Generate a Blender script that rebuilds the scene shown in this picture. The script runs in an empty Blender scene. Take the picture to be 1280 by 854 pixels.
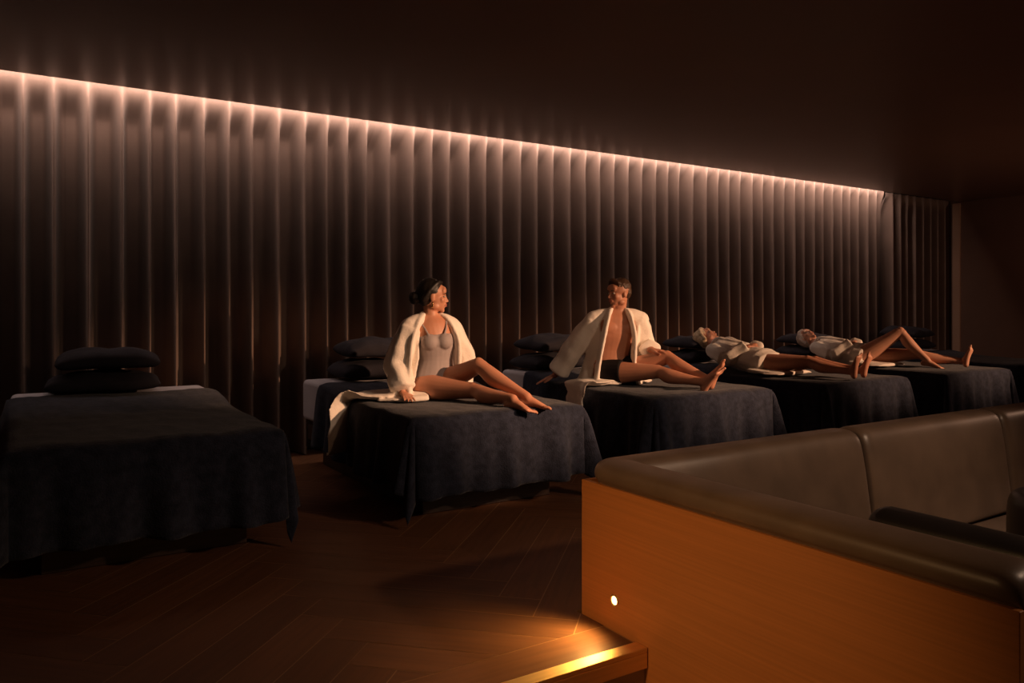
import bpy, bmesh, math, random
from mathutils import Vector, Matrix, noise
random.seed(4)
V=Vector
scene=bpy.context.scene
scene.view_settings.view_transform='Standard'
YAW=math.radians(-32.5)

# ------------------------------------------------------------ helpers
def link(o):
    scene.collection.objects.link(o); return o
def objm(name,bm,mat=None,parent=None,smooth=True,recalc=True):
    if recalc: bmesh.ops.recalc_face_normals(bm,faces=bm.faces[:])
    me=bpy.data.meshes.new(name); bm.to_mesh(me); bm.free()
    o=bpy.data.objects.new(name,me); link(o)
    if smooth:
        for p in me.polygons: p.use_smooth=True
    if mat: me.materials.append(mat)
    if parent: o.parent=parent
    return o
def tag(o,label,cat,group=None):
    o["label"]=label; o["category"]=cat
    if group: o["group"]=group
def struct(o,label=None):
    o["kind"]="structure"
    if label: o["label"]=label
def empty(name,loc=(0,0,0),rz=0):
    o=bpy.data.objects.new(name,None); o.location=loc; o.rotation_euler=(0,0,rz); o.empty_display_size=.1
    return link(o)
def box(bm,x0,x1,y0,y1,z0,z1):
    vs=[bm.verts.new(c) for c in [(x0,y0,z0),(x1,y0,z0),(x1,y1,z0),(x0,y1,z0),(x0,y0,z1),(x1,y0,z1),(x1,y1,z1),(x0,y1,z1)]]
    for f in [(0,3,2,1),(4,5,6,7),(0,1,5,4),(1,2,6,5),(2,3,7,6),(3,0,4,7)]:
        bm.faces.new([vs[i] for i in f])
def boxo(name,d,mat,parent=None,bevel=0,seg=2):
    bm=bmesh.new(); box(bm,*d)
    o=objm(name,bm,mat,parent,smooth=bevel>0)
    if bevel:
        m=o.modifiers.new("b","BEVEL"); m.width=bevel; m.segments=seg
        m=o.modifiers.new("w","WEIGHTED_NORMAL")
    return o
def finalize(o):
    dg=bpy.context.evaluated_depsgraph_get(); dg.update()
    me=bpy.data.meshes.new_from_object(o.evaluated_get(dg))
    o.modifiers.clear(); old=o.data; o.data=me
    for p in me.polygons: p.use_smooth=True
def remesh(o,vox=.006,it=4,disp=None):
    m=o.modifiers.new("r","REMESH"); m.mode='VOXEL'; m.voxel_size=vox; m.use_smooth_shade=True
    if it:
        m=o.modifiers.new("s","SMOOTH"); m.iterations=it; m.factor=.5
    if disp:
        t=bpy.data.textures.new("n",'CLOUDS'); t.noise_scale=disp[0]
        m=o.modifiers.new("d","DISPLACE"); m.texture=t; m.strength=disp[1]; m.mid_level=.5
    finalize(o)

# ------------------------------------------------------------ materials
def mk(name,col,rough=.6,metal=0.,var=None,bump=None,sheen=0,coat=0,spec=.5,scale=(1,1,1),sss=0,detail=3):
    m=bpy.data.materials.new(name); m.use_nodes=True
    nt=m.node_tree; b=nt.nodes["Principled BSDF"]
    b.inputs["Base Color"].default_value=(*col,1); b.inputs["Roughness"].default_value=rough
    b.inputs["Metallic"].default_value=metal
    b.inputs["Specular IOR Level"].default_value=spec
    if sheen:
        b.inputs["Sheen Weight"].default_value=sheen; b.inputs["Sheen Roughness"].default_value=.5
    if coat: b.inputs["Coat Weight"].default_value=coat; b.inputs["Coat Roughness"].default_value=.15
    if sss:
        b.inputs["Subsurface Weight"].default_value=sss; b.inputs["Subsurface Radius"].default_value=(.02,.008,.004); b.inputs["Subsurface Scale"].default_value=.5
    tc=nt.nodes.new("ShaderNodeTexCoord"); mp=nt.nodes.new("ShaderNodeMapping")
    mp.inputs["Scale"].default_value=scale
    nt.links.new(tc.outputs["Object"],mp.inputs["Vector"])
    if var:
        n=nt.nodes.new("ShaderNodeTexNoise"); n.inputs["Scale"].default_value=var[0]; n.inputs["Detail"].default_value=detail
        nt.links.new(mp.outputs[0],n.inputs["Vector"])
        r=nt.nodes.new("ShaderNodeValToRGB"); k=var[1]
        r.color_ramp.elements[0].position=.3; r.color_ramp.elements[1].position=.7
        r.color_ramp.elements[0].color=(*[c*(1-k) for c in col],1); r.color_ramp.elements[1].color=(*[min(1,c*(1+k)) for c in col],1)
        nt.links.new(n.outputs["Fac"],r.inputs[0]); nt.links.new(r.outputs[0],b.inputs["Base Color"])
    if bump:
        kind=bump[3] if len(bump)>3 else 'N'
        if kind=='N':
            n=nt.nodes.new("ShaderNodeTexNoise"); n.inputs["Detail"].default_value=4; o=n.outputs["Fac"]
        else:
            n=nt.nodes.new("ShaderNodeTexVoronoi"); o=n.outputs["Distance"]
        n.inputs["Scale"].default_value=bump[0]
        nt.links.new(mp.outputs[0],n.inputs["Vector"])
        bp=nt.nodes.new("ShaderNodeBump"); bp.inputs["Strength"].default_value=bump[1]; bp.inputs["Distance"].default_value=bump[2]
        nt.links.new(o,bp.inputs["Height"]); nt.links.new(bp.outputs[0],b.inputs["Normal"])
    return m
def emis(name,col,s):
    m=bpy.data.materials.new(name); m.use_nodes=True
    b=m.node_tree.nodes["Principled BSDF"]
    b.inputs["Base Color"].default_value=(*col,1)
    b.inputs["Emission Color"].default_value=(*col,1); b.inputs["Emission Strength"].default_value=s
    return m
M_wool=mk("wool_blanket",(.022,.026,.043),.95,var=(25,.35),bump=(110,.8,.006),sheen=.12,spec=.06,detail=6)
M_pillow=mk("pillow_cloth",(.030,.028,.036),.9,var=(6,.2),bump=(14,.35,.01),spec=.15)
M_matt=mk("mattress_sheet",(.42,.40,.44),.85,var=(5,.06),bump=(12,.3,.006),spec=.2)
M_base=mk("dark_bed_wood",(.035,.018,.012),.5,var=(6,.3),scale=(1,8,8))
M_curt=mk("curtain_velvet",(.20,.142,.118),.8,var=(3,.12),bump=(90,.15,.002),sheen=.1,spec=.2)
M_ceil=mk("ceiling_paint",(.20,.115,.08),.38,var=(1.2,.06),bump=(14,.06,.004),spec=.6)
M_wall=mk("wall_plaster",(.14,.075,.052),.7,var=(2,.1),bump=(30,.1,.002))
M_leather=mk("brown_leather",(.130,.088,.062),.38,var=(5,.18),bump=(120,.18,.0015),spec=.5)
M_black=mk("black_leather",(.012,.010,.010),.35,var=(5,.2),bump=(120,.18,.0015))
M_wood=mk("oak_panel",(.44,.165,.045),.45,var=(4,.09),bump=(40,.04,.001),scale=(8,.5,34),detail=8)
M_brass=mk("brass",(.88,.62,.30),.5,1.0,var=(10,.08),scale=(.3,6,6))
M_robe=mk("waffle_robe",(.88,.81,.73),.95,var=(5,.03),bump=(95,.35,.003,'V'),spec=.1,sheen=.08)
M_skinA=mk("skin_tan",(.56,.26,.16),.5,var=(8,.06),bump=(60,.05,.001),sss=.08)
M_skinB=mk("skin_olive",(.49,.22,.135),.5,var=(8,.06),bump=(60,.05,.001),sss=.08)
M_skinC=mk("skin_fair",(.56,.28,.18),.5,var=(8,.06),bump=(60,.05,.001),sss=.08)
M_lips=mk("lip_skin",(.36,.11,.09),.4,var=(20,.05))
M_eye=mk("eye_white",(.5,.45,.4),.2,var=(20,.03)); M_iris=mk("eye_iris",(.03,.015,.01),.2,var=(20,.1))
M_hairK=mk("black_hair",(.010,.007,.006),.5,var=(30,.3),bump=(30,.8,.004),scale=(1,1,.25))
M_hairB=mk("brown_hair",(.06,.028,.014),.55,var=(30,.4),bump=(50,.9,.005))
M_hairG=mk("blonde_hair",(.60,.46,.30),.5,var=(30,.25),bump=(50,.9,.004))
M_hairW=mk("silver_hair",(.55,.45,.38),.5,var=(30,.25),bump=(50,.9,.004))
M_suit=mk("swimsuit_cloth",(.36,.31,.31),.7,var=(8,.1),bump=(40,.4,.004),scale=(1,1,.3),spec=.2)
M_short=mk("dark_swim_cloth",(.012,.010,.011),.8,var=(8,.2),bump=(20,.3,.003),spec=.1)
M_gold=mk("gold_metal",(.9,.6,.25),.2,1.0,var=(20,.05))
M_led=emis("led_diffuser",(1,.76,.65),6)
M_lamp=emis("lamp_lens",(1,.62,.25),14)
M_dark=mk("dark_channel",(.05,.04,.035),.8,var=(5,.1))

def plankmat(name,col):
    m=bpy.data.materials.new(name); m.use_nodes=True; nt=m.node_tree; b=nt.nodes["Principled BSDF"]
    uv=nt.nodes.new("ShaderNodeUVMap"); mp=nt.nodes.new("ShaderNodeMapping"); mp.inputs["Scale"].default_value=(1.2,22,1)
    n=nt.nodes.new("ShaderNodeTexNoise"); n.inputs["Scale"].default_value=2; n.inputs["Detail"].default_value=6
    r=nt.nodes.new("ShaderNodeValToRGB"); r.color_ramp.elements[0].position=.3; r.color_ramp.elements[1].position=.72
    r.color_ramp.elements[0].color=(*[c*.82 for c in col],1); r.color_ramp.elements[1].color=(*[c*1.18 for c in col],1)
    at=nt.nodes.new("ShaderNodeAttribute"); at.attribute_name="tone"
    mx=nt.nodes.new("ShaderNodeMix"); mx.data_type='RGBA'; mx.blend_type='MULTIPLY'; mx.inputs[0].default_value=1
    nt.links.new(uv.outputs[0],mp.inputs[0]); nt.links.new(mp.outputs[0],n.inputs["Vector"]); nt.links.new(n.outputs["Fac"],r.inputs[0])
    nt.links.new(r.outputs[0],mx.inputs[6]); nt.links.new(at.outputs["Color"],mx.inputs[7]); nt.links.new(mx.outputs[2],b.inputs["Base Color"])
    bp=nt.nodes.new("ShaderNodeBump"); bp.inputs["Strength"].default_value=.12; bp.inputs["Distance"].default_value=.002
    nt.links.new(n.outputs["Fac"],bp.inputs["Height"]); nt.links.new(bp.outputs[0],b.inputs["Normal"])
    b.inputs["Roughness"].default_value=.44; b.inputs["Specular IOR Level"].default_value=.3
    return m
M_floor=plankmat("oak_herringbone",(.140,.060,.028))
M_jointGlint=mk("floor_joint_glint",(.30,.17,.09),.4,var=(6,.1))  # joints coloured lighter than the planks to stand in for lit, glossy bevels

# ------------------------------------------------------------ room
CH=2.875; LF=-.36; SY=2.13
def herring(regions,name):
    w=.185; n=6; L=w*n
    bm=bmesh.new(); uvl=bm.loops.layers.uv.new("UVMap"); col=bm.loops.layers.float_color.new("tone")
    c=math.cos(math.radians(45)); s=c
    for (x0,x1,y0,y1) in regions:
        t=bmesh.new(); tu=t.loops.layers.uv.new("UVMap"); tc=t.loops.layers.float_color.new("tone")
        def quad(a0,a1,b0,b1,horiz):
            g=.0023
            a0+=g;a1-=g;b0+=g;b1-=g
            pts=[]
            for (a,b) in [(a0,b0),(a1,b0),(a1,b1),(a0,b1)]:
                pts.append((a*c-b*s+5.03, a*s+b*c+3.52))
            xs=[p[0] for p in pts]; ys=[p[1] for p in pts]
            if max(xs)<x0 or min(xs)>x1 or max(ys)<y0 or min(ys)>y1: return
            f=t.faces.new([t.verts.new((p[0],p[1],0)) for p in pts])
            off=random.uniform(0,50); k=random.uniform(.86,1.12)
            uvs=[(0,0),(L,0),(L,w),(0,w)] if horiz else [(0,0),(0,w),(L,w),(L,0)]
            for lp,u in zip(f.loops,uvs):
                lp[tu].uv=(u[0]+off,u[1]+off); lp[tc]=(k,k,k,1)
        for mm in range(-8,9):
            for j in range(-80,80):
                a=(j+2*n*mm)*w; b=j*w
                quad(a,a+L,b,b+w,True)
                a=(j+n+2*n*mm)*w; b=(j-n+1)*w
                quad(a,a+w,b,b+L,False)
        for co,no in [((x0,0,0),(-1,0,0)),((x1,0,0),(1,0,0)),((0,y0,0),(0,-1,0)),((0,y1,0),(0,1,0))]:
            bmesh.ops.bisect_plane(t,geom=t.verts[:]+t.edges[:]+t.faces[:],plane_co=co,plane_no=no,clear_outer=True)
        me=bpy.data.meshes.new("t"); t.to_mesh(me); t.free(); bm.from_mesh(me); bpy.data.meshes.remove(me)
    uvl=bm.loops.layers.uv["UVMap"]; col=bm.loops.layers.float_color["tone"]
    bx=-2.5
    while bx<1.94:
        ex=min(bx+1.6,1.94)
        f=bm.faces.new([bm.verts.new(p) for p in [(bx+.002,SY+.066,0),(ex-.002,SY+.066,0),(ex-.002,SY+.246,0),(bx+.002,SY+.246,0)]])
        off=random.uniform(0,50)
        for lp,u in zip(f.loops,[(0,0),(1.6,0),(1.6,.18),(0,.18)]):
            lp[uvl].uv=(u[0]+off,u[1]+off); lp[col]=(1.05,1.05,1.05,1)
        bx=ex
    for f in bm.faces:
        f.material_index=0
        if f.normal.z<0: f.normal_flip()
    nb=len(bm.faces)
    box(bm,-2.5,1.945,SY+.015,6.8,LF,-.0012); box(bm,1.945,12.2,2.56,6.8,LF,-.0012)
    bm.faces.ensure_lookup_table()
    for i in range(nb,len(bm.faces)): bm.faces[i].material_index=1
    o=objm(name,bm,M_floor,smooth=False,recalc=False); o.data.materials.append(M_jointGlint); return o
fl=herring([(-2.5,1.945,SY+.25,6.8),(1.945,12.2,2.56,6.8)],"floor"); struct(fl,"dark oak herringbone floor of the raised platform")
M_low=mk("lower_floor",(.12,.05,.02),.45,var=(4,.3),scale=(1,8,1))
lf=boxo("floor.001",(-2.5,12.2,-2.5,2.56,LF-.1,LF),M_low); struct(lf,"dark lower wooden floor")
tr=boxo("floor.002",(-2.5,1.945,SY-.34,SY+.015,LF,-.18),M_low); struct(tr,"lower wooden step tread")
ce=boxo("ceiling",(-2.5,12.2,-2.5,6.34,CH,CH+.14),M_ceil); struct(ce,"dark brown satin ceiling")
ct=boxo("ceiling.001",(-2.5,12.2,6.34,6.9,CH+.10,CH+.2),M_dark); struct(ct,"dark light recess above the curtain")
wb=boxo("wall_back",(-2.5,12.2,6.80,6.9,LF,CH+.1),M_wall); struct(wb)
wl=boxo("wall_left",(-2.6,-2.5,-2.5,6.9,LF,CH+.14),M_wall); struct(wl)
wr=boxo("wall_right",(12.2,12.3,-2.5,6.9,LF,CH+.14),M_wall); struct(wr,"brown plaster end wall")
wf=boxo("wall_front",(-2.6,12.3,-2.6,-2.5,LF,CH+.14),M_wall); struct(wf)
bm=bmesh.new(); box(bm,-2.5,1.945,SY,SY+.063,-.012,.006); box(bm,-2.5,1.945,SY,SY+.015,-.07,-.012)
st=objm("trim_1",bm,M_brass,smooth=False); struct(st,"brass step nosing along the platform edge")
m=st.modifiers.new("b","BEVEL"); m.width=.003; m.segments=2
sb=boxo("trim_2",(12.17,12.2,6.34,6.45,0,CH-.02),mk("pale_jamb",(.42,.26,.18),.6,var=(3,.05))); struct(sb,"pale vertical jamb on the end wall")

# curtain : narrow ridges on the plane y=yr, deep valleys, flatter heading tape in the recess
def ss(t): t=max(0,min(1,t)); return t*t*(3-2*t)
def curtain(x0,x1,name,label,yr,ztop,seed):
    bm=bmesh.new(); p=.2; nx=int((x1-x0)/.0075)
    zs=[.012+(ztop-.4-.012)*i/14 for i in range(15)]+[ztop-.4+.4*i/14 for i in range(1,15)]
    g=[]
    for i in range(nx+1):
        x=x0+(x1-x0)*i/nx
        row=[]
        k=x/p
        for z in zs:
            wob=.30*noise.noise(V((x*1.3,z*.25,seed)))*(1-.6*z/ztop)+.40*noise.noise(V((x*2.1,7.,seed)))
            jit=.5*noise.noise(V((math.floor(k+.5)*7.7,seed*3,0.3)))
            ph=(k-.18+wob*.5)
            c=.5+.5*math.cos(2*math.pi*ph)
            head=1-.92*ss((z-(ztop-.30))/.27)
            y=yr+.26*head*(1-c**4.0)+.035*(jit+.1)*head-.010*c*(1-z/ztop)
            row.append(bm.verts.new((x,y,z)))
        g.append(row)
    for i in range(nx):
        for j in range(len(zs)-1):
            bm.faces.new([g[i][j],g[i+1][j],g[i+1][j+1],g[i][j+1]])
    o=objm(name,bm,M_curt); tag(o,label,"curtain","floor to ceiling pleated curtains"); return o
curtain(-2.45,10.42,"curtain","taupe pleated floor-to-ceiling curtain grazed by cove light",6.475,CH+.085,1)
curtain(10.46,12.15,"curtain.001","dark taupe pleated curtain beside the end wall",6.48,CH+.03,2)
ls=boxo("led_strip",(-2.4,10.4,6.345,6.36,CH+.06,CH+.07),M_led); tag(ls,"warm white LED strip in the ceiling recess above the curtain","light strip")

# ------------------------------------------------------------ beds
BW=1.2; BY0=4.08; BY1=6.17; TOP=.60
def rise(y): return .075*ss((y-5.1)/.8)
def make_bed():
    e=empty("bed",(0,0,0))
    boxo("base",(-BW/2+.03,BW/2-.03,BY0+.04,BY1-.04,.20,.32),M_base,e,.01)
    boxo("plinth",(-BW/2+.13,BW/2-.13,BY0+.16,BY1-.12,0,.20),M_base,e,.006)
    bm=bmesh.new(); box(bm,-BW/2,BW/2,BY0,BY1,.32,TOP)
    for i in range(1,22):
        y=BY0+(BY1-BY0)*i/22
        bmesh.ops.bisect_plane(bm,geom=bm.verts[:]+bm.edges[:]+bm.faces[:],plane_co=(0,y,0),plane_no=(0,1,0))
    for v in bm.verts: v.co.z+=rise(v.co.y)*(1 if v.co.z>.5 else .5)
    o=objm("mattress",bm,M_matt,e)
    m=o.modifiers.new("b","BEVEL"); m.width=.035; m.segments=4; m.limit_method='ANGLE'; m.angle_limit=math.radians(60)
    m=o.modifiers.new("w","WEIGHTED_NORMAL")
    return e
BX=[.56,2.53,4.41,6.29,8.18,10.08]
bed0=make_bed(); bed0.location=(BX[0],0,0)
beds=[bed0]
for x in BX[1:]:
    e=bed0.copy(); link(e); e.location=(x,0,0)
    for c in bed0.children:
        k=c.copy(); k.parent=e; link(k)
    beds.append(e)
for e in beds: tag(e,"wide spa daybed with pale mattress on a dark base","bed","row of spa daybeds")

def make_blanket(i,cx):
    bm=bmesh.new(); W=BW/2; oa=.44; ob=.47; Lb=1.66-.05*(i%2)
    na=130; nb=120; g=[]
    for ia in range(na+1):
        a=-(W+oa)+2*(W+oa)*ia/na; row=[]
        for ib in range(nb+1):
            b=-ob+(Lb+ob)*ib/nb
            hemn=.10*noise.noise(V((a*2.2+i*9,b*2.2,1)))
            da=max(0,abs(a)-W); db=max(0,-b); sa=1 if a>0 else -1
            x=max(-W,min(W,a)); y=BY0+max(0,b)
            top=TOP+.014+rise(y)+.010*noise.noise(V((a*4,b*4,i*5.1)))+.006*noise.noise(V((a*14,b*6,i*2.1)))
            edge=max(0,1-min(W-min(W,abs(a)),max(0,b))/.05)
            top-=.012*edge*edge
            if da==0 and db==0:
                z=top
            else:
                rho=(da**3+db**3)**(1/3)*(1+hemn)
                hy=math.hypot(da,db); ux=da/hy; uy=db/hy
                phi=math.atan2(db,da); cor=math.sin(2*phi) if da>0 and db>0 else 0
                if db>0 and da==0: s=a
                elif db==0: s=(W+.35+ (y-BY0)) *sa
                else: s=sa*(W+.35*(1-phi/(math.pi/2)))
                drop=rho-.02*(1-math.exp(-rho/.03))
                kk=max(0,drop)/.47
                wv=math.sin(s*15+i*1.7+3.0*noise.noise(V((s*1.5,i*3.3,0))))+.5*math.sin(s*33+i+2*noise.noise(V((s*3,i*1.3,4))))
                nearc=math.exp(-((W-abs(a))/.22)**2) if db>0 and da==0 else (math.exp(-((y-BY0)/.25)**2) if db==0 else 1)
                out=.026*(1-math.exp(-rho/.03))+.08*rho+(kk**.8)*wv*(.030+.020*nearc)+.05*cor*kk
                z=top-drop
                if z<.012:
                    out+=(.012-z)*.6; z=.012+.004*(1+noise.noise(V((a*9,b*9,i))))
                out=max(out,.014)
                x+=sa*out*ux; y-=out*uy
            row.append(bm.verts.new((x+cx,y,z)))
        g.append(row)
    for p in range(na):
        for q in range(nb):
            bm.faces.new([g[p][q],g[p+1][q],g[p+1][q+1],g[p][q+1]])
    o=objm("blanket",bm,M_wool)
    m=o.modifiers.new("s","SOLIDIFY"); m.thickness=.009; m.offset=1
    tag(o,"navy charcoal wool blanket draped over the foot of a daybed","blanket","wool blankets on the daybeds")
for i,x in enumerate(BX): make_blanket(i,x)

def pillow(cx,cy,cz,rz,tilt,seed,sx=.35,sy=.24,h=.075):
    bm=bmesh.new(); n=28; up=[];dn=[]
    for i in range(n+1):
        ru=[];rd=[]
        for j in range(n+1):
            a=-1+2*i/n; b=-1+2*j/n
            t=max(0,(1-abs(a)**3.2))**.42*max(0,(1-abs(b)**3.2))**.42
            pin=1-.05*(a*a*b*b)
            x=a*sx*pin*(1+.03*abs(b)); y=b*sy*pin*(1+.04*abs(a))
            nz=.022*noise.noise(V((a*2.5,b*2.5,seed)))
            zu=h*t*(1+.35*noise.noise(V((a*1.2,b*1.2,seed+4))))+nz*t; zd=-h*t*.85
            dz=.012*noise.noise(V((a*1.5,b*1.5,seed+9)))-.02*(abs(a)**3)
            vu=bm.verts.new((x,y,zu+dz)); ru.append(vu)
            edge=i in(0,n) or j in (0,n)
            rd.append(vu if edge else bm.verts.new((x,y,zd+dz)))
        up.append(ru);dn.append(rd)
    for i in range(n):
        for j in range(n):
            bm.faces.new([up[i][j],up[i+1][j],up[i+1][j+1],up[i][j+1]])
            bm.faces.new([dn[i][j],dn[i][j+1],dn[i+1][j+1],dn[i+1][j]])
    o=objm("pillow",bm,M_pillow); o.location=(cx,cy,cz); o.rotation_euler=(tilt,0,rz)
    m=o.modifiers.new("s","SMOOTH"); m.iterations=3
    tag(o,"dark charcoal pillow stacked at the head of a daybed","pillow","dark pillows on the daybeds"); return o
for i,dx in enumerate([-.07,-.08,-.20,-.19,-.24,-.05]):
    hh=(.070,.076,.076,.062,.062,.076)[i]
    pillow(BX[i]+dx,5.91,TOP+.092+hh*.87,.03*(i-2),.0,i*3.1,h=hh)
    pillow(BX[i]+dx+.03,5.93,TOP+.104+hh*2.84,-.05+.03*i,.03,i*7.7+1,h=hh,sx=.32)

# ------------------------------------------------------------ sofa
sofa=empty("sofa",(1.95,2.5,LF))
def soff(o):
    o.parent=sofa; o.matrix_parent_inverse=Matrix.Translation((-1.95,-2.5,-LF)); return o
bm=bmesh.new(); box(bm,1.95,1.972,.88,2.53,LF,.548); box(bm,1.972,6.6,2.51,2.53,LF,.548); box(bm,1.972,2.26,.88,.90,LF,.04)
o=soff(objm("wood_panel",bm,M_wood,smooth=False)); o["label"]="orange oak veneer outer panel"
m=o.modifiers.new("b","BEVEL"); m.width=.002
prof=[(.024,.04),(.024,.553),(.006,.556),(-.002,.575),(.0,.60),(.014,.622),(.045,.634),(.10,.638),(.145,.634),(.175,.618),(.195,.585),(.214,.50),(.236,.38),(.252,.22),(.27,.07),(.27,.04)]
def path_pt(o,s):
    R=.13
    cx=1.95+R; cy=2.53-R
    if s<=0: return (1.95+o, cy+s),(1,0)
    if s<1:
        th=math.pi-(math.pi/2)*s
        d=(-math.cos(th),-math.sin(th))
        if o<R: return (cx-d[0]*(R-o), cy-d[1]*(R-o)),d
        q=o-R; r2=.10*min(1,q/.1)
        c2=(cx+q+r2, cy-q-r2)
        return (c2[0]-d[0]*r2, c2[1]-d[1]*r2),d
    return (cx+(s-1), 2.53-o),(0,-1)
def backseg(stas,e0,e1):
    bm=bmesh.new(); rings=[]
    n=len(stas)
    for k,s in enumerate(stas):
        sh=0
        if e0 and k<4: sh=[.050,.025,.009,0][k]
        if e1 and k>=n-4: sh=[.050,.025,.009,0][n-1-k]
        ring=[]
        for (o,z) in prof:
            dx=o-.13; dz=(z-.40)*.6; l=math.hypot(dx,dz)
            b_=.008*noise.noise(V((s*2.5,z*4,o*5)))
            o2=o-dx/l*sh+(b_ if o>.15 else 0); z2=z-dz/l*sh
            (x,y),d=path_pt(o2,s); ring.append(bm.verts.new((x,y,z2)))
        rings.append(ring)
    m_=len(prof)
    for a,b in zip(rings,rings[1:]):
        for i in range(m_): bm.faces.new([a[i],a[(i+1)%m_],b[(i+1)%m_],b[i]])
    bm.faces.new(rings[0]); bm.faces.new(rings[-1][::-1])
    o=soff(objm("backrest",bm,M_leather)); o["label"]="brown leather backrest section"
    m=o.modifiers.new("u","SUBSURF"); m.levels=2; m.render_levels=2
def lin(a,b,n): return [a+(b-a)*i/n for i in range(n+1)]
def endst(a,b,n): return [a,a+.008,a+.025,a+.05]+lin(a+.09,b-.09,n)+[b-.05,b-.025,b-.008,b]
cxx=1.95+.13
backseg([-1.52,-1.512,-1.495,-1.47]+lin(-1.43,-.1,14)+lin(0,1,10)+lin(1.1,1+3.59-cxx-.09,12)+[1+3.59-cxx+t for t in(-.05,-.025,-.008,0)],True,True)
backseg(endst(1+3.592-cxx,1+4.97-cxx,14),True,True)
backseg(endst(1+4.972-cxx,1+6.35-cxx,14),True,True)
for d in [(2.23,3.58,1.88,2.27),(3.60,4.96,1.88,2.27),(4.98,6.34,1.88,2.27)]:
    soff(boxo("seat_cushion",(d[0],d[1],d[2],d[3],-.12,.06),M_leather,None,.04,4))
bm=bmesh.new(); box(bm,2.0,6.34,1.92,2.5,LF,-.122)
soff(objm("seat_base",bm,M_dark,smooth=False))
tag(sofa,"L-shaped brown leather banquette sofa with oak outer panel","sofa")
# black lounge chair (broad rounded back)
lc=empty("armchair",(2.78,1.25,LF))
boxo("backrest",(-.09,.07,-.50,.52,.18,.86),M_black,lc,.07,6)
boxo("armrest",(.075,.62,-.50,-.38,.18,.58),M_black,lc,.05,5); boxo("armrest",(.075,.62,.38,.50,.18,.58),M_black,lc,.05,5)
boxo("seat",(.08,.62,-.375,.375,.20,.42),M_black,lc,.05,5)
for xx in(.0,.55):
    for yy in(-.42,.42):
        bm=bmesh.new(); bmesh.ops.create_cone(bm,cap_ends=True,segments=16,radius1=.016,radius2=.024,depth=.2,matrix=Matrix.Translation((xx,yy,.10))); objm("leg",bm,M_base,lc)
tag(lc,"broad black leather lounge chair with rounded backrest","armchair")
# black tub armchair
ac=empty("armchair",(3.93,1.51,LF))
bm=bmesh.new(); rings=[]
for k in range(25):
    th=math.radians(-20+ (220)*k/24); d=V((math.cos(th),math.sin(th),0)); ring=[]
    for (r,z) in [(.19,.40),(.19,.72),(.20,.77),(.24,.79),(.28,.77),(.30,.72),(.29,.25),(.22,.24)]:
        ring.append(bm.verts.new(d*r+V((0,0,z))))
    rings.append(ring)
for a,b in zip(rings,rings[1:]):
    for i in range(8): bm.faces.new([a[i],a[(i+1)%8],b[(i+1)%8],b[i]])
bm.faces.new(rings[0]);bm.faces.new(rings[-1][::-1])
o=objm("backrest",bm,M_black,ac); m=o.modifiers.new("u","SUBSURF"); m.levels=2; m.render_levels=2
bm=bmesh.new(); bmesh.ops.create_cone(bm,cap_ends=True,segments=40,radius1=.21,radius2=.21,depth=.2,matrix=Matrix.Translation((0,0,.36)))
o=objm("seat",bm,M_black,ac); m=o.modifiers.new("b","BEVEL"); m.width=.03; m.segments=4; m.limit_method='ANGLE'
for k in range(4):
    th=math.radians(45+90*k); bm=bmesh.new(); bmesh.ops.create_cone(bm,cap_ends=True,segments=16,radius1=.015,radius2=.022,depth=.28,matrix=Matrix.Translation((.17*math.cos(th),.17*math.sin(th),.14))); objm("leg",bm,M_base,ac)
tag(ac,"black leather tub armchair inside the sofa nook","armchair")
# step light
sl=empty("step_light",(1.95,2.32,.117))
bm=bmesh.new()
prev=[]
for (r,x) in [(.0235,0),(.0235,-.004),(.021,-.006),(.016,-.004),(.016,0)]:
    prev.append([bm.verts.new((x,r*math.cos(t*math.pi/16),r*math.sin(t*math.pi/16))) for t in range(32)])
for a,b in zip(prev,prev[1:]):
    for i in range(32): bm.faces.new([a[i],a[(i+1)%32],b[(i+1)%32],b[i]])
objm("bezel",bm,M_brass,sl)
bm=bmesh.new(); bmesh.ops.create_uvsphere(bm,u_segments=20,v_segments=12,radius=.0155)
for v in bm.verts: v.co.x*=.25
o=objm("lens",bm,M_lamp,sl); o["label"]="glowing amber lens"
tag(sl,"small round recessed step light glowing amber in the oak panel","light")

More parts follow.
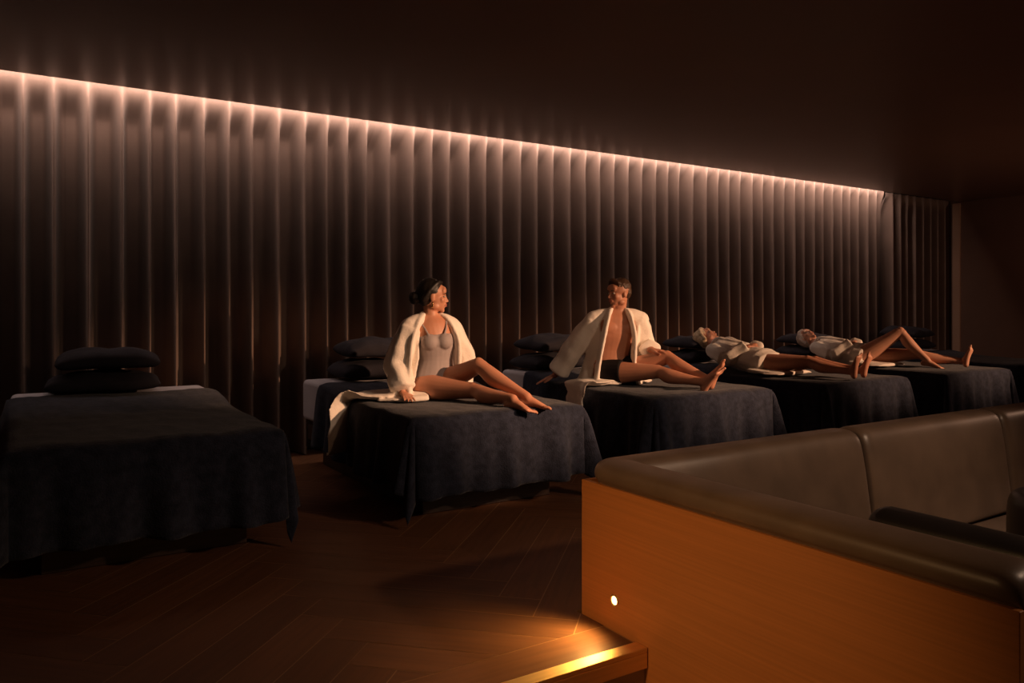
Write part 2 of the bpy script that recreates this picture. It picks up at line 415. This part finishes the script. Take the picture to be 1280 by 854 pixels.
# ------------------------------------------------------------ figures
def crom(P,n):
    out=[]
    Q=[P[0]+(P[0]-P[1])]+P+[P[-1]+(P[-1]-P[-2])]
    for i in range(len(P)-1):
        p0,p1,p2,p3=Q[i],Q[i+1],Q[i+2],Q[i+3]
        for k in range(n):
            t=k/n
            out.append(.5*((2*p1)+(p2-p0)*t+(2*p0-5*p1+4*p2-p3)*t*t+(3*p1-p0-3*p2+p3)*t*t*t))
    out.append(P[-1].copy()); return out
def tube(bm,pts,rad,side=(0,1,0),n=16,sub=4,cap=1.0,ruf=None):
    pts=[V(p) for p in pts]; R=[V((r[0],r[1],0)) if isinstance(r,(tuple,list)) else V((r,r,0)) for r in rad]
    C=crom(pts,sub); RR=crom(R,sub); side=V(side)
    st=[]
    for i,c in enumerate(C):
        t=(C[min(i+1,len(C)-1)]-C[max(i-1,0)]).normalized()
        s=side-t*side.dot(t)
        if s.length<1e-3: s=V((1,0,0))-t*t.x
        if s.length<1e-3: s=V((0,0,1))-t*t.z
        s.normalize(); st.append([c,t,s,t.cross(s),max(RR[i].x,.002),max(RR[i].y,.002)])
    full=[]
    c,t,s,b,ra,rb=st[0]; m=min(ra,rb)*cap
    for a in (80,55,28): f=math.cos(math.radians(a)); full.append((c-t*m*math.sin(math.radians(a)),s,b,ra*f,rb*f))
    for c,t,s,b,ra,rb in st: full.append((c,s,b,ra,rb))
    c,t,s,b,ra,rb=st[-1]; m=min(ra,rb)*cap
    for a in (28,55,80): f=math.cos(math.radians(a)); full.append((c+t*m*math.sin(math.radians(a)),s,b,ra*f,rb*f))
    rings=[]
    for q,(c,s,b,ra,rb) in enumerate(full):
        ring=[]
        for k in range(n):
            th=2*math.pi*k/n; f=1
            if ruf: f=1+ruf*math.sin(5*th+q*.35)+ruf*.6*math.sin(q*1.3+th)
            ring.append(bm.verts.new(c+s*ra*f*math.cos(th)+b*rb*f*math.sin(th)))
        rings.append(ring)
    for a,b in zip(rings,rings[1:]):
        for i in range(n): bm.faces.new([a[i],a[(i+1)%n],b[(i+1)%n],b[i]])
    bm.faces.new(rings[0][::-1]); bm.faces.new(rings[-1])
def ell(bm,c,r,f=(1,0,0),u=(0,0,1)):
    f=V(f).normalized(); u=V(u); u=(u-f*u.dot(f)).normalized(); s=f.cross(u)
    M=Matrix((( s.x*r[0],f.x*r[1],u.x*r[2],c[0]),(s.y*r[0],f.y*r[1],u.y*r[2],c[1]),(s.z*r[0],f.z*r[1],u.z*r[2],c[2]),(0,0,0,1)))
    bmesh.ops.create_uvsphere(bm,u_segments=20,v_segments=14,radius=1,matrix=M)
def shell(bm,sts,th=.018,n=36,ruf=.03):
    O=[];I=[]
    for q,(c,s,f,a,b,gap) in enumerate(sts):
        c=V(c);s=V(s);f=V(f);o=[];ii=[]
        g=math.radians(gap)
        for k in range(n+1):
            t=g+(2*math.pi-2*g)*k/n
            r=1+ruf*math.sin(9*t+q*.3)+ruf*.5*math.sin(4*t+q)
            o.append(bm.verts.new(c+f*(b+th)*r*math.cos(t)+s*(a+th)*r*math.sin(t)))
            ii.append(bm.verts.new(c+f*b*r*math.cos(t)+s*a*r*math.sin(t)))
        O.append(o);I.append(ii)
    m=len(sts)
    for q in range(m-1):
        for k in range(n):
            bm.faces.new([O[q][k],O[q][k+1],O[q+1][k+1],O[q+1][k]])
            bm.faces.new([I[q][k],I[q+1][k],I[q+1][k+1],I[q][k+1]])
        bm.faces.new([O[q][0],O[q+1][0],I[q+1][0],I[q][0]]); bm.faces.new([O[q][n],I[q][n],I[q+1][n],O[q+1][n]])
    for q in (0,m-1):
        for k in range(n): bm.faces.new([O[q][k],I[q][k],I[q][k+1],O[q][k+1]])
def hand(bm,w,d,nrm,sd,curl=.25,s=1.0):
    w=V(w); d=V(d).normalized(); nrm=V(nrm); nrm=(nrm-d*nrm.dot(d)).normalized(); a=d.cross(nrm).normalized()
    tube(bm,[w-d*.015*s,w+d*.03*s,w+d*.082*s],[(.026*s,.02*s),(.036*s,.016*s),(.039*s,.012*s)],side=a,n=12)
    for k,L in zip((-1.5,-.5,.5,1.5),(.070,.080,.074,.058) if sd>0 else (.058,.074,.080,.070)):
        p=w+d*.078*s+a*k*.0205*s; dd=(d+a*k*.07).normalized(); pts=[p.copy()]; an=curl*.5
        for seg in(.45,.30,.25):
            q=(dd*math.cos(an)+nrm*math.sin(an)); p=p+q*L*seg*s; pts.append(p.copy()); an+=curl
        tube(bm,pts,[.0095*s,.0088*s,.0082*s,.0070*s],side=a,n=10,sub=2)
    p=w+d*.02*s-a*sd*.026*s; dd=(d*.72-a*sd*.62+nrm*.25).normalized()
    tube(bm,[p,p+dd*.032*s,p+dd*.052*s+d*.008*s,p+dd*.066*s+d*.022*s],[.014*s,.0115*s,.0100*s,.0080*s],side=a,n=10,sub=2)
def foot(bm,ank,toe,up,s=1.0,sd=1):
    ank=V(ank);toe=V(toe); d=(toe-ank); d.normalize(); up=V(up); up=(up-d*up.dot(d)).normalized(); a=d.cross(up).normalized()
    heel=ank-d*.03*s-up*.045*s
    tube(bm,[heel,ank-up*.03*s+d*.03*s,ank+d*.09*s-up*.038*s,ank+d*.145*s-up*.05*s],[(.028*s,.028*s),(.031*s,.035*s),(.036*s,.024*s),(.042*s,.015*s)],side=a,n=14)
    tube(bm,[ank+up*.0,ank+d*.02*s-up*.02*s,ank+d*.06*s-up*.03*s],[.033*s,.034*s,.028*s],side=a,n=12)
    for k in range(5):
        o=(k-2)*.0175*s*sd; l=(.042,.036,.033,.029,.024)[k]*s; r=(.0125,.0095,.009,.0085,.008)[k]*s
        p=ank+d*(.142-.006*k)*s-up*.050*s+a*o*-1
        tube(bm,[p,p+d*l*.6+up*.003*s,p+d*l-up*.002*s],[r,r,r*.85],side=a,n=10,sub=2)
def frame(f,u):
    f=V(f).normalized(); u=V(u); u=(u-f*u.dot(f)).normalized(); return f,u,f.cross(u)
def leg(bm,h,k,a,s=1.0,fat=1.0):
    h=V(h);k=V(k);a=V(a); mid=(h+a)/2; fw=k-mid
    fw=fw.normalized() if fw.length>.06 else V((0,0,1))
    rear=-fw
    tube(bm,[h,h.lerp(k,.3)+rear*.008,h.lerp(k,.65)+rear*.004,k-(k-h).normalized()*.01,k.lerp(a,.12),k.lerp(a,.33)+rear*.016,k.lerp(a,.7)+rear*.006,a],
         [.096*s*fat,.091*s*fat,.073*s*fat,.056*s,.051*s,.059*s,.041*s,.032*s],n=18)
    ell(bm,k+fw*.012,(.045*s,.045*s,.048*s))
def arm(bm,sh,e,w,s=1.0):
    sh=V(sh);e=V(e);w=V(w)
    tube(bm,[sh,sh.lerp(e,.35),sh.lerp(e,.75),e,e.lerp(w,.25),e.lerp(w,.65),w],[.052*s,.048*s,.041*s,.036*s,.039*s,.032*s,.024*s],n=14)
def head(bm,c,f,u,s=1.0,male=False):
    c=V(c); f,u,sd=frame(f,u)
    P=lambda a,b,d: c+sd*a*s+f*b*s+u*d*s
    E=lambda a,b,d,r: ell(bm,P(a,b,d),tuple(q*s for q in r),f,u)
    E(0,-.012,.030,(.075,.094,.083)); E(0,.022,-.030,(.060,.066,.075)); E(0,.045,-.072,(.042 if male else .034,.038,.030))
    E(0,.068,-.096,(.022 if male else .016,.017,.016)); E(0,.070,.040,(.052,.022,.034))
    E(0,.079,.020,(.044,.010,.008))
    for k in(-1,1):
        E(k*.034,.060,-.022,(.024,.022,.024)); E(k*.074,-.004,-.012,(.007,.017,.029)); E(k*.045,.012,-.068,(.024 if male else .020,.035,.024))
    nz=0 if male else -.003
    tube(bm,[P(0,.084,.012),P(0,.094+nz,-.010),P(0,.104+nz,-.028)],[.007*s,.008*s,.0105*s],side=sd,n=10,sub=3)
    for k in(-1,1): E(k*.010,.093,-.032,(.007,.009,.006))
    E(0,.084,-.058,(.022,.012,.016))
    return P,f,u,sd
def face_parts(parent,P,f,u,sd,s,brow):
    for k in(-1,1):
        bm=bmesh.new(); ell(bm,P(k*.031,.0765,.002),(.0115*s,.0105*s,.0065*s),f,u); ell(bm,P(k*.031,.085,.002),(.005*s,.0032*s,.0050*s),f,u)
        o=objm("eye",bm,M_eye,parent); o.data.materials.append(M_iris)
        nv=len(o.data.polygons)//2
        for i,p in enumerate(o.data.polygons):
            if i>=nv: p.material_index=1
        bm=bmesh.new(); tube(bm,[P(k*.014,.0885,.0205),P(k*.032,.0885,.026),P(k*.048,.078,.020)],[.003*s,.0032*s,.002*s],side=u,n=8); objm("eyebrow",bm,brow,parent)
    bm=bmesh.new(); tube(bm,[P(-.021,.087,-.055),P(-.007,.0945,-.051),P(0,.094,-.053),P(.007,.0945,-.051),P(.021,.087,-.055)],[.002*s,.0045*s,.0042*s,.0045*s,.002*s],side=u,n=10)
    tube(bm,[P(-.018,.087,-.060),P(0,.094,-.064),P(.018,.087,-.060)],[.002*s,.0055*s,.002*s],side=u,n=10)
    objm("lips",bm,M_lips,parent)

def person(J,skin,loc,rz,label,s=1.0,male=False):
    bm=bmesh.new(); yk=1.0 if male else .86
    side=(V(J['shL'])-V(J['shR'])).normalized()
    T=J['torso']; R=J.get('tr',[(.155,.105),(.158,.110),(.123,.088),(.142,.100),(.140,.088),(.085,.062)])
    tube(bm,T,[(a*s,b*s) for a,b in R],side=side,n=24,sub=4,cap=.7)
    P,f,u,sd=head(bm,J['head'],J['face'],J['up'],s*J.get('hs',1),male)
    tube(bm,[T[-1],V(T[-1]).lerp(P(0,-.02,-.05),.5),P(0,-.02,-.03)],[.060*s,.050*s*(1.14 if male else 1),.052*s],side=side,n=16)
    nb=V(T[-1])
    tube(bm,[J['shR'],V(J['shR']).lerp(nb,.5)+u*.008,nb+u*.004,V(J['shL']).lerp(nb,.5)+u*.008,J['shL']],[.052*s*yk,.054*s*yk,.060*s*yk,.054*s*yk,.052*s*yk],side=side,n=14)
    for sdn in 'RL':
        arm(bm,J['sh'+sdn],J['el'+sdn],J['wr'+sdn],s*(1.12 if male else .96))
        hd=J['hd'+sdn]; hand(bm,J['wr'+sdn],hd[0],hd[1],1 if sdn=='L' else -1,hd[2],s*(1.08 if male else .96))
        leg(bm,J['hip'+sdn],J['kn'+sdn],J['an'+sdn],s,J.get('fat',1))
        ft=J['ft'+sdn]; foot(bm,J['an'+sdn],ft[0],ft[1],s*(1.08 if male else .98),1 if sdn=='L' else -1)
    for e in J.get('extra',[]): ell(bm,*e)
    o=objm("person",bm,skin); o.location=loc; o.rotation_euler=(0,0,rz)
    remesh(o,.0055,5)
    tag(o,label,"person")
    face_parts(o,P,f,u,sd,s*J.get('hs',1),J['brow'])
    return o,P,f,u,sd

def sleeve(bm,sh,e,w,r=.078,end=.92):
    sh=V(sh);e=V(e);w=V(w); ew=e.lerp(w,end)
    tube(bm,[sh,sh.lerp(e,.5),e,e.lerp(ew,.5),ew],[r*.88,r*.95,r*.95,r*.92,r*.98],n=26,cap=.25,ruf=.06)
DSP=(.10,.010)
# ---- woman in open white robe, seated
J=dict(torso=[(-.01,.02,.07),(-.01,.02,.13),(.0,.015,.27),(.0,0,.395),(-.015,.0,.49),(-.03,.005,.548)],
 head=(-.015,.0,.705),face=(.96,.10,-.04),up=(.05,0,1),brow=M_hairK,hs=1.03,fat=.93,
 shR=(-.16,-.08,.485),shL=(.10,.08,.493),elR=(-.25,-.115,.25),elL=(.20,.14,.26),
 wrR=(-.195,-.20,.055),wrL=(.17,.10,.05),hdR=((.45,-.85,-.22),(0,0,-1),.12),hdL=((.6,-.3,-.1),(0,0,-1),.15),
 hipR=(-.07,-.05,.092),hipL=(.03,.06,.107),knR=(.277,-.25,.075),knL=(.31,-.18,.235),anR=(.54,-.50,.05),anL=(.63,-.43,.055),
 ftR=((.73,-.63,.02),(.3,.1,1)),ftL=((.81,-.49,.03),(0,.2,1)))
LOC=(2.45,4.84,.625)
pw,P,f,u,sd=person(J,M_skinA,LOC,YAW,"seated woman in white robe and taupe swimsuit, legs folded",.97)
bm=bmesh.new(); ell(bm,P(0,-.026,.042),(.083,.094,.088),f,u); ell(bm,P(0,-.045,.0),(.078,.064,.075),f,u); ell(bm,P(0,-.125,-.015),(.048,.045,.048),f,u)
for k in(-1,1): tube(bm,[P(.0,.052,.098),P(k*.045,.024,.092),P(k*.074,-.02,.045),P(k*.072,-.06,-.02)],[.014,.019,.017,.018],side=f)
o=objm("hair",bm,M_hairK,pw); remesh(o,.006,6,(.02,.004)); o["label"]="black hair tied in a low bun"
for k in(-1,1):
    bm=bmesh.new(); ell(bm,P(k*.083,-.002,-.052),(.006,.006,.013),f,u); ell(bm,P(k*.083,-.002,-.07),(.007,.007,.008),f,u); objm("earring",bm,M_gold,pw)
bm=bmesh.new(); side=(V(J['shL'])-V(J['shR'])).normalized(); fw=V((side.y,-side.x,0)).normalized()
tube(bm,[(-.01,.02,.05),(-.01,.02,.13),(.0,.015,.27),(.0,0,.38),(-.005,0,.432)],[(.160,.110),(.164,.115),(.130,.096),(.150,.110),(.148,.102)],side=side,n=24,cap=.2)
for c in [(.066,-.060,.396),(-.028,-.097,.391)]: ell(bm,c,(.060,.056,.058),tuple(fw))
ell(bm,(.018,-.072,.390),(.095,.046,.046),tuple(fw))
for a,b in [((.07,-.09,.435),(.075,.0,.53)),((-.03,-.13,.435),(-.10,-.055,.53))]:
    a=V(a);b=V(b); tube(bm,[a,a.lerp(b,.6)+fw*.014,b+V((0,0,.012))],[(.009,.006)]*3,side=side,n=8)
o=objm("swimsuit",bm,M_suit,pw); remesh(o,.005,5); o["label"]="pale taupe swimsuit with thin straps"
def robe_torso(bm,sts,side,fw):
    shell(bm,[(c,side,fw,a,b,g) for c,a,b,g in sts],th=.022)
bm=bmesh.new()
robe_torso(bm,[((-.04,.04,-.005),.25,.22,54),((-.03,.035,.06),.22,.175,58),((-.02,.03,.15),.19,.14,60),((-.015,.03,.28),.172,.13,56),((-.015,.02,.40),.17,.13,54),((-.02,.02,.47),.16,.11,58),((-.03,.02,.52),.128,.085,70)],side,fw)
nk=V((-.03,.03,.545))
tube(bm,[V(J['shR'])+V((-.01,0,.005)),V((-.105,-.03,.53)),nk-fw*.03,V((.05,.06,.535)),V(J['shL'])+V((.01,0,0))],[.066,.058,.045,.055,.066],n=18)
sleeve(bm,J['shR'],J['elR'],J['wrR'],.090,.84); sleeve(bm,J['shL'],J['elL'],J['wrL'],.083,.9)
cR=[(-.17,-.185,.03),(-.168,-.165,.20),(-.155,-.16,.37),(-.13,-.12,.48),(-.095,-.045,.565)]
cL=[(.17,.0,.03),(.158,-.02,.20),(.155,-.01,.37),(.118,.0,.48),(.047,.035,.565)]
pts=cR+[tuple(nk-fw*.055+V((0,0,.035)))]+cL[::-1]
tube(bm,pts,[(.042,.020)]*4+[(.038,.023)]+[(.042,.027)]+[(.038,.023)]+[(.042,.020)]*4,side=fw,n=12)
tube(bm,[(-.08,.02,.03),(-.30,-.02,.03),(-.50,-.085,.026),(-.575,-.112,-.0),(-.60,-.12,-.09),(-.605,-.12,-.22),(-.61,-.12,-.35)],[(.20,.035),(.205,.03),(.20,.022),(.20,.018),(.20,.017),(.205,.016),(.20,.014)],side=(.3,.9,0),n=44,cap=.3,ruf=.12)
tube(bm,[(-.05,-.12,.02),(-.22,-.17,.015),(-.36,-.19,.01)],[(.10,.03),(.13,.02),(.10,.01)],side=(.3,.9,0),n=20,cap=.4,ruf=.08)
tube(bm,[(.02,.14,.03),(.16,.12,.03),(.28,.06,.03)],[(.12,.03),(.11,.025),(.07,.015)],side=(.3,.9,0),n=20,cap=.4,ruf=.08)
o=objm("robe",bm,M_robe,pw); remesh(o,.007,6,DSP); o["label"]="open white waffle robe trailing over the bed edge"

# ---- man in open white robe
J=dict(torso=[(0,.02,.07),(.0,.02,.13),(.02,.015,.28),(.04,.005,.42),(.05,.01,.525),(.055,.015,.582)],
 tr=[(.15,.11),(.155,.115),(.138,.10),(.165,.115),(.165,.10),(.11,.07)],
 head=(.065,-.01,.745),face=(-.86,-.50,-.05),up=(-.02,0,1),brow=M_hairB,hs=1.04,
 shR=(-.135,-.01,.515),shL=(.235,.03,.515),elR=(-.30,.06,.29),elL=(.315,.10,.26),
 wrR=(-.455,.13,.06),wrL=(.32,-.08,.285),hdR=((-.8,.1,-.35),(0,0,-1),.08),hdL=((.75,-.45,-.10),(0,0,-1),.25),
 hipR=(-.07,-.04,.10),hipL=(.09,0,.11),knR=(.33,-.25,.12),knL=(.43,-.15,.225),anR=(.63,-.48,.06),anL=(.69,-.40,.075),
 ftR=((.69,-.55,.16),(-.5,.4,.5)),ftL=((.75,-.43,.21),(-.6,.3,.4)),
 extra=[((.11,-.072,.46),(.075,.033,.055),(.1,-1,0)),((-.02,-.082,.46),(.075,.033,.055),(-.1,-1,0))])
pm,P,f,u,sd=person(J,M_skinB,(4.12,4.95,.625),YAW,"seated shirtless man in open white robe leaning on one arm",1.0,True)
bm=bmesh.new(); ell(bm,P(0,-.018,.050),(.080,.092,.077),f,u); ell(bm,P(0,-.052,.01),(.075,.052,.07),f,u)
tube(bm,[P(-.05,.045,.082),P(0,.062,.100),P(.05,.045,.084)],[.018,.024,.018],side=f)
o=objm("hair",bm,M_hairB,pm); remesh(o,.006,4,(.018,.010)); o["label"]="short brown hair"
side=(V(J['shL'])-V(J['shR'])).normalized(); fw=V((side.y,-side.x,0)).normalized()
bm=bmesh.new(); tube(bm,[(0,.02,.05),(.0,.02,.12),(.005,.02,.15)],[(.158,.118),(.163,.121),(.155,.115)],side=side,n=24,cap=.2)
for h,k in (('hipR','knR'),('hipL','knL')):
    h=V(J[h]);k=V(J[k]); tube(bm,[h,h.lerp(k,.18),h.lerp(k,.36)],[.106,.105,.100],n=18,cap=.15)
o=objm("swim_shorts",bm,M_short,pm); remesh(o,.006,2); o["label"]="black swim shorts"
bm=bmesh.new()
robe_torso(bm,[((-.01,.05,-.005),.26,.21,46),((-.005,.04,.07),.23,.175,48),((.0,.035,.16),.205,.15,50),((.02,.03,.29),.190,.135,48),((.04,.02,.42),.195,.13,46),((.05,.02,.50),.188,.11,52),((.055,.02,.555),.153,.088,66)],side,fw)
nk=V((.055,.04,.575))
tube(bm,[V(J['shR'])+V((-.01,0,.01)),V((-.05,.01,.56)),nk-fw*.03,V((.16,.03,.56)),V(J['shL'])+V((.01,0,.01))],[.074,.064,.05,.064,.074],n=18)
sleeve(bm,J['shR'],J['elR'],J['wrR'],.096,.84); sleeve(bm,J['shL'],J['elL'],J['wrL'],.090,.80)
cR=[(-.14,-.15,.02),(-.115,-.135,.20),(-.08,-.135,.38),(-.05,-.115,.51),(-.015,-.02,.60)]
cL=[(.17,-.10,.05),(.17,-.10,.20),(.175,-.11,.38),(.155,-.09,.51),(.125,-.01,.60)]
pts=cR+[tuple(nk-fw*.055+V((0,0,.04)))]+cL[::-1]
tube(bm,pts,[(.050,.021)]*4+[(.038,.024)]+[(.042,.028)]+[(.038,.024)]+[(.050,.021)]*4,side=fw,n=12)
tube(bm,[(-.04,.0,.03),(-.14,-.07,.03),(-.26,-.17,.026),(-.30,-.21,-.0),(-.315,-.225,-.06),(-.32,-.23,-.15)],[(.19,.034),(.18,.03),(.17,.022),(.16,.018),(.16,.017),(.165,.015)],side=(-.3,.9,0),n=36,cap=.3,ruf=.12)
tube(bm,[(.05,.16,.03),(.2,.14,.03),(.32,.06,.02)],[(.12,.03),(.11,.025),(.07,.015)],side=(.3,.9,0),n=20,cap=.4,ruf=.08)
o=objm("robe",bm,M_robe,pm); remesh(o,.007,6,DSP); o["label"]="open white waffle robe"

# ---- reclining people (local x along the room, y towards pillow)
def recliner(J,skin,loc,label,hairm,hlabel):
    o_,P,f,u,sd=person(J,skin,loc,0,label,.97)
    bm=bmesh.new(); ell(bm,P(0,-.030,.040),(.088,.094,.090),f,u); ell(bm,P(0,-.05,-.01),(.086,.062,.085),f,u)
    for k in(-1,1): tube(bm,[P(.0,.052,.098),P(k*.05,.028,.088),P(k*.082,-.012,.03),P(k*.078,-.03,-.05)],[.016,.020,.019,.018],side=f)
    o=objm("hair",bm,hairm,o_); remesh(o,.006,3,(.02,.01)); o["label"]=hlabel
    T=[V(t) for t in J['torso']]; bm=bmesh.new()
    tube(bm,[T[0]-(T[1]-T[0])*1.2]+T[:-1],[(.20,.10),(.195,.125),(.19,.13),(.175,.12),(.185,.13),(.175,.115)],side=(1,0,0),n=30,cap=.3,ruf=.035)
    tube(bm,[V(J['shR']),V(J['shR']).lerp(T[-1],.5)-V((0,-.01,.03)),T[-1]-V((0,0,.05)),V(J['shL']).lerp(T[-1],.5)-V((0,-.01,.03)),V(J['shL'])],[.068,.062,.05,.062,.068],n=16)
    sleeve(bm,J['shR'],J['elR'],J['wrR'],.08,.85); sleeve(bm,J['shL'],J['elL'],J['wrL'],.08,.85)
    hc=(V(J['hipR'])+V(J['hipL']))/2
    tube(bm,[hc+V((0,.05,-.06)),hc+V((.02,-.15,-.075)),hc+V((.03,-.28,-.08))],[(.28,.03),(.29,.022),(.27,.016)],side=(1,0,0),n=30,cap=.3,ruf=.1)
    for k in (-1,1):
        tube(bm,[T[-1]+V((k*.075,.0,.02)),T[4]+V((k*.07,0,.105)),T[3]+V((k*.03,0,.13)),T[2]+V((-k*.01,0,.135))],[(.03,.014)]*4,side=(1,0,0),n=12)
    o=objm("robe",bm,M_robe,o_); remesh(o,.007,5,DSP); o["label"]="closed white waffle robe"
    return o_
J=dict(torso=[(-.03,0,.105),(-.03,.06,.11),(-.03,.22,.13),(-.03,.40,.17),(-.03,.53,.21),(-.03,.60,.235)],
 head=(-.02,.765,.315),face=(.55,-.35,.72),up=(0,.85,.5),brow=M_hairG,
 shR=(-.19,.52,.20),shL=(.13,.52,.20),elR=(-.26,.28,.13),elL=(.20,.28,.13),wrR=(-.08,.16,.245),wrL=(.05,.20,.26),
 hdR=((.8,.0,.0),(0,0,-1),.2),hdL=((-.9,-.2,.0),(0,0,-1),.2),
 hipR=(-.10,-.02,.10),hipL=(.05,-.02,.10),knR=(.03,-.42,.13),knL=(.17,-.40,.12),anR=(.10,-.80,.065),anL=(.26,-.79,.065),
 ftR=((.12,-.83,.25),(0,1,.2)),ftL=((.31,-.82,.25),(0,1,.2)))
recliner(J,M_skinB,(6.02,4.92,.63),"reclining blonde woman in white robe, hands folded on belly",M_hairG,"short blonde hair")
J=dict(torso=[(0,0,.105),(0,.06,.11),(-.01,.20,.125),(-.02,.36,.15),(-.03,.47,.18),(-.03,.53,.20)],
 head=(-.03,.68,.275),face=(-.25,-.35,.85),up=(0,.9,.4),brow=M_hairW,
 shR=(-.19,.45,.175),shL=(.13,.45,.175),elR=(-.24,.20,.11),elL=(.23,.22,.11),wrR=(-.06,.08,.23),wrL=(.06,.14,.245),
 hdR=((.8,-.1,.0),(0,0,-1),.2),hdL=((-.9,-.2,.0),(0,0,-1),.2),
 hipR=(-.08,-.03,.10),hipL=(.08,-.03,.10),knR=(.17,-.32,.36),knL=(.29,-.42,.13),anR=(.28,-.55,.075),anL=(.53,-.78,.065),
 ftR=((.37,-.71,.03),(0,.2,1)),ftL=((.58,-.81,.25),(0,1,.2)))
recliner(J,M_skinC,(7.74,5.06,.63),"reclining silver-haired woman in white robe, one knee raised",M_hairW,"short silver hair")

# ------------------------------------------------------------ lights
def area(name,loc,rot,sx,sy,p,col):
    l=bpy.data.lights.new(name,'AREA'); l.shape='RECTANGLE'; l.size=sx; l.size_y=sy; l.energy=p; l.color=col
    o=bpy.data.objects.new(name,l); o.location=loc; o.rotation_euler=rot; link(o); return o
def spot(name,loc,tgt,p,col,ang=50,blend=.6,r=.05,spec=1.0):
    l=bpy.data.lights.new(name,'SPOT'); l.energy=p; l.color=col; l.spot_size=math.radians(ang); l.spot_blend=blend; l.shadow_soft_size=r
    l.specular_factor=spec
    o=bpy.data.objects.new(name,l); o.location=loc; o.rotation_euler=(V(tgt)-V(loc)).to_track_quat('-Z','Y').to_euler(); link(o); return o
area("cove_light",(4.0,6.362,CH+.045),(math.radians(50),0,0),12.8,.03,84,(1,.72,.59))
WARM=(1,.54,.30)
for (lx,ly,tx,ty,p) in [(4.7,1.1,2.6,4.75,920),(6.3,1.1,4.4,4.85,920),(8.2,1.2,6.3,5.0,740),(10.0,1.2,8.0,5.0,740)]:
    spot("key_fill_spotlight",(lx,ly,2.1),(tx,ty,.74),p,WARM,27,.8,.035)
spot("face_fill",(1.3,1.0,2.4),(4.12,4.95,1.35),50,WARM,14,.9,.05)  # added fill to brighten the man's face, no fixture there
spot("key_fill_spotlight",(3.2,.6,2.8),(1.5,3.9,.1),20,WARM,45,.8,.04)  # this one is an added fill for the floor, not a fixture
spot("panel_fill",(-.4,1.75,1.5),(1.95,1.95,.2),105,(1,.54,.22),54,1.0,.12)  # added fill from the left to light the oak panel
spot("step_fill",(.3,.9,.5),(1.6,2.15,-.05),8,(1,.6,.26),50,1.0,.05)  # added low fill so the nosing front and panel base catch light
spot("sofa_spotlight",(4.2,-.3,2.8),(3.2,2.2,.5),220,(1,.66,.44),74,.8,.14)
spot("step_lamp",(1.88,2.34,.17),(1.5,2.40,-.12),17.0,(1,.55,.15),130,1.0,.03,.35)
l=bpy.data.lights.new("room_fill",'POINT'); l.energy=55; l.color=(1,.58,.38); l.shadow_soft_size=.5
o=bpy.data.objects.new("room_fill",l); o.location=(9.8,1.4,2.0); link(o)
w=bpy.data.worlds.new("w"); scene.world=w; w.use_nodes=True
w.node_tree.nodes["Background"].inputs[0].default_value=(.5,.3,.22,1); w.node_tree.nodes["Background"].inputs[1].default_value=.001

# ------------------------------------------------------------ camera
c=bpy.data.cameras.new("camera"); c.sensor_width=36; c.lens=970/1280*36; c.shift_y=-42/1280; c.clip_start=.05
co=bpy.data.objects.new("camera",c); co.location=(0,0,1.25); co.rotation_euler=(math.radians(90),0,YAW); link(co); scene.camera=co
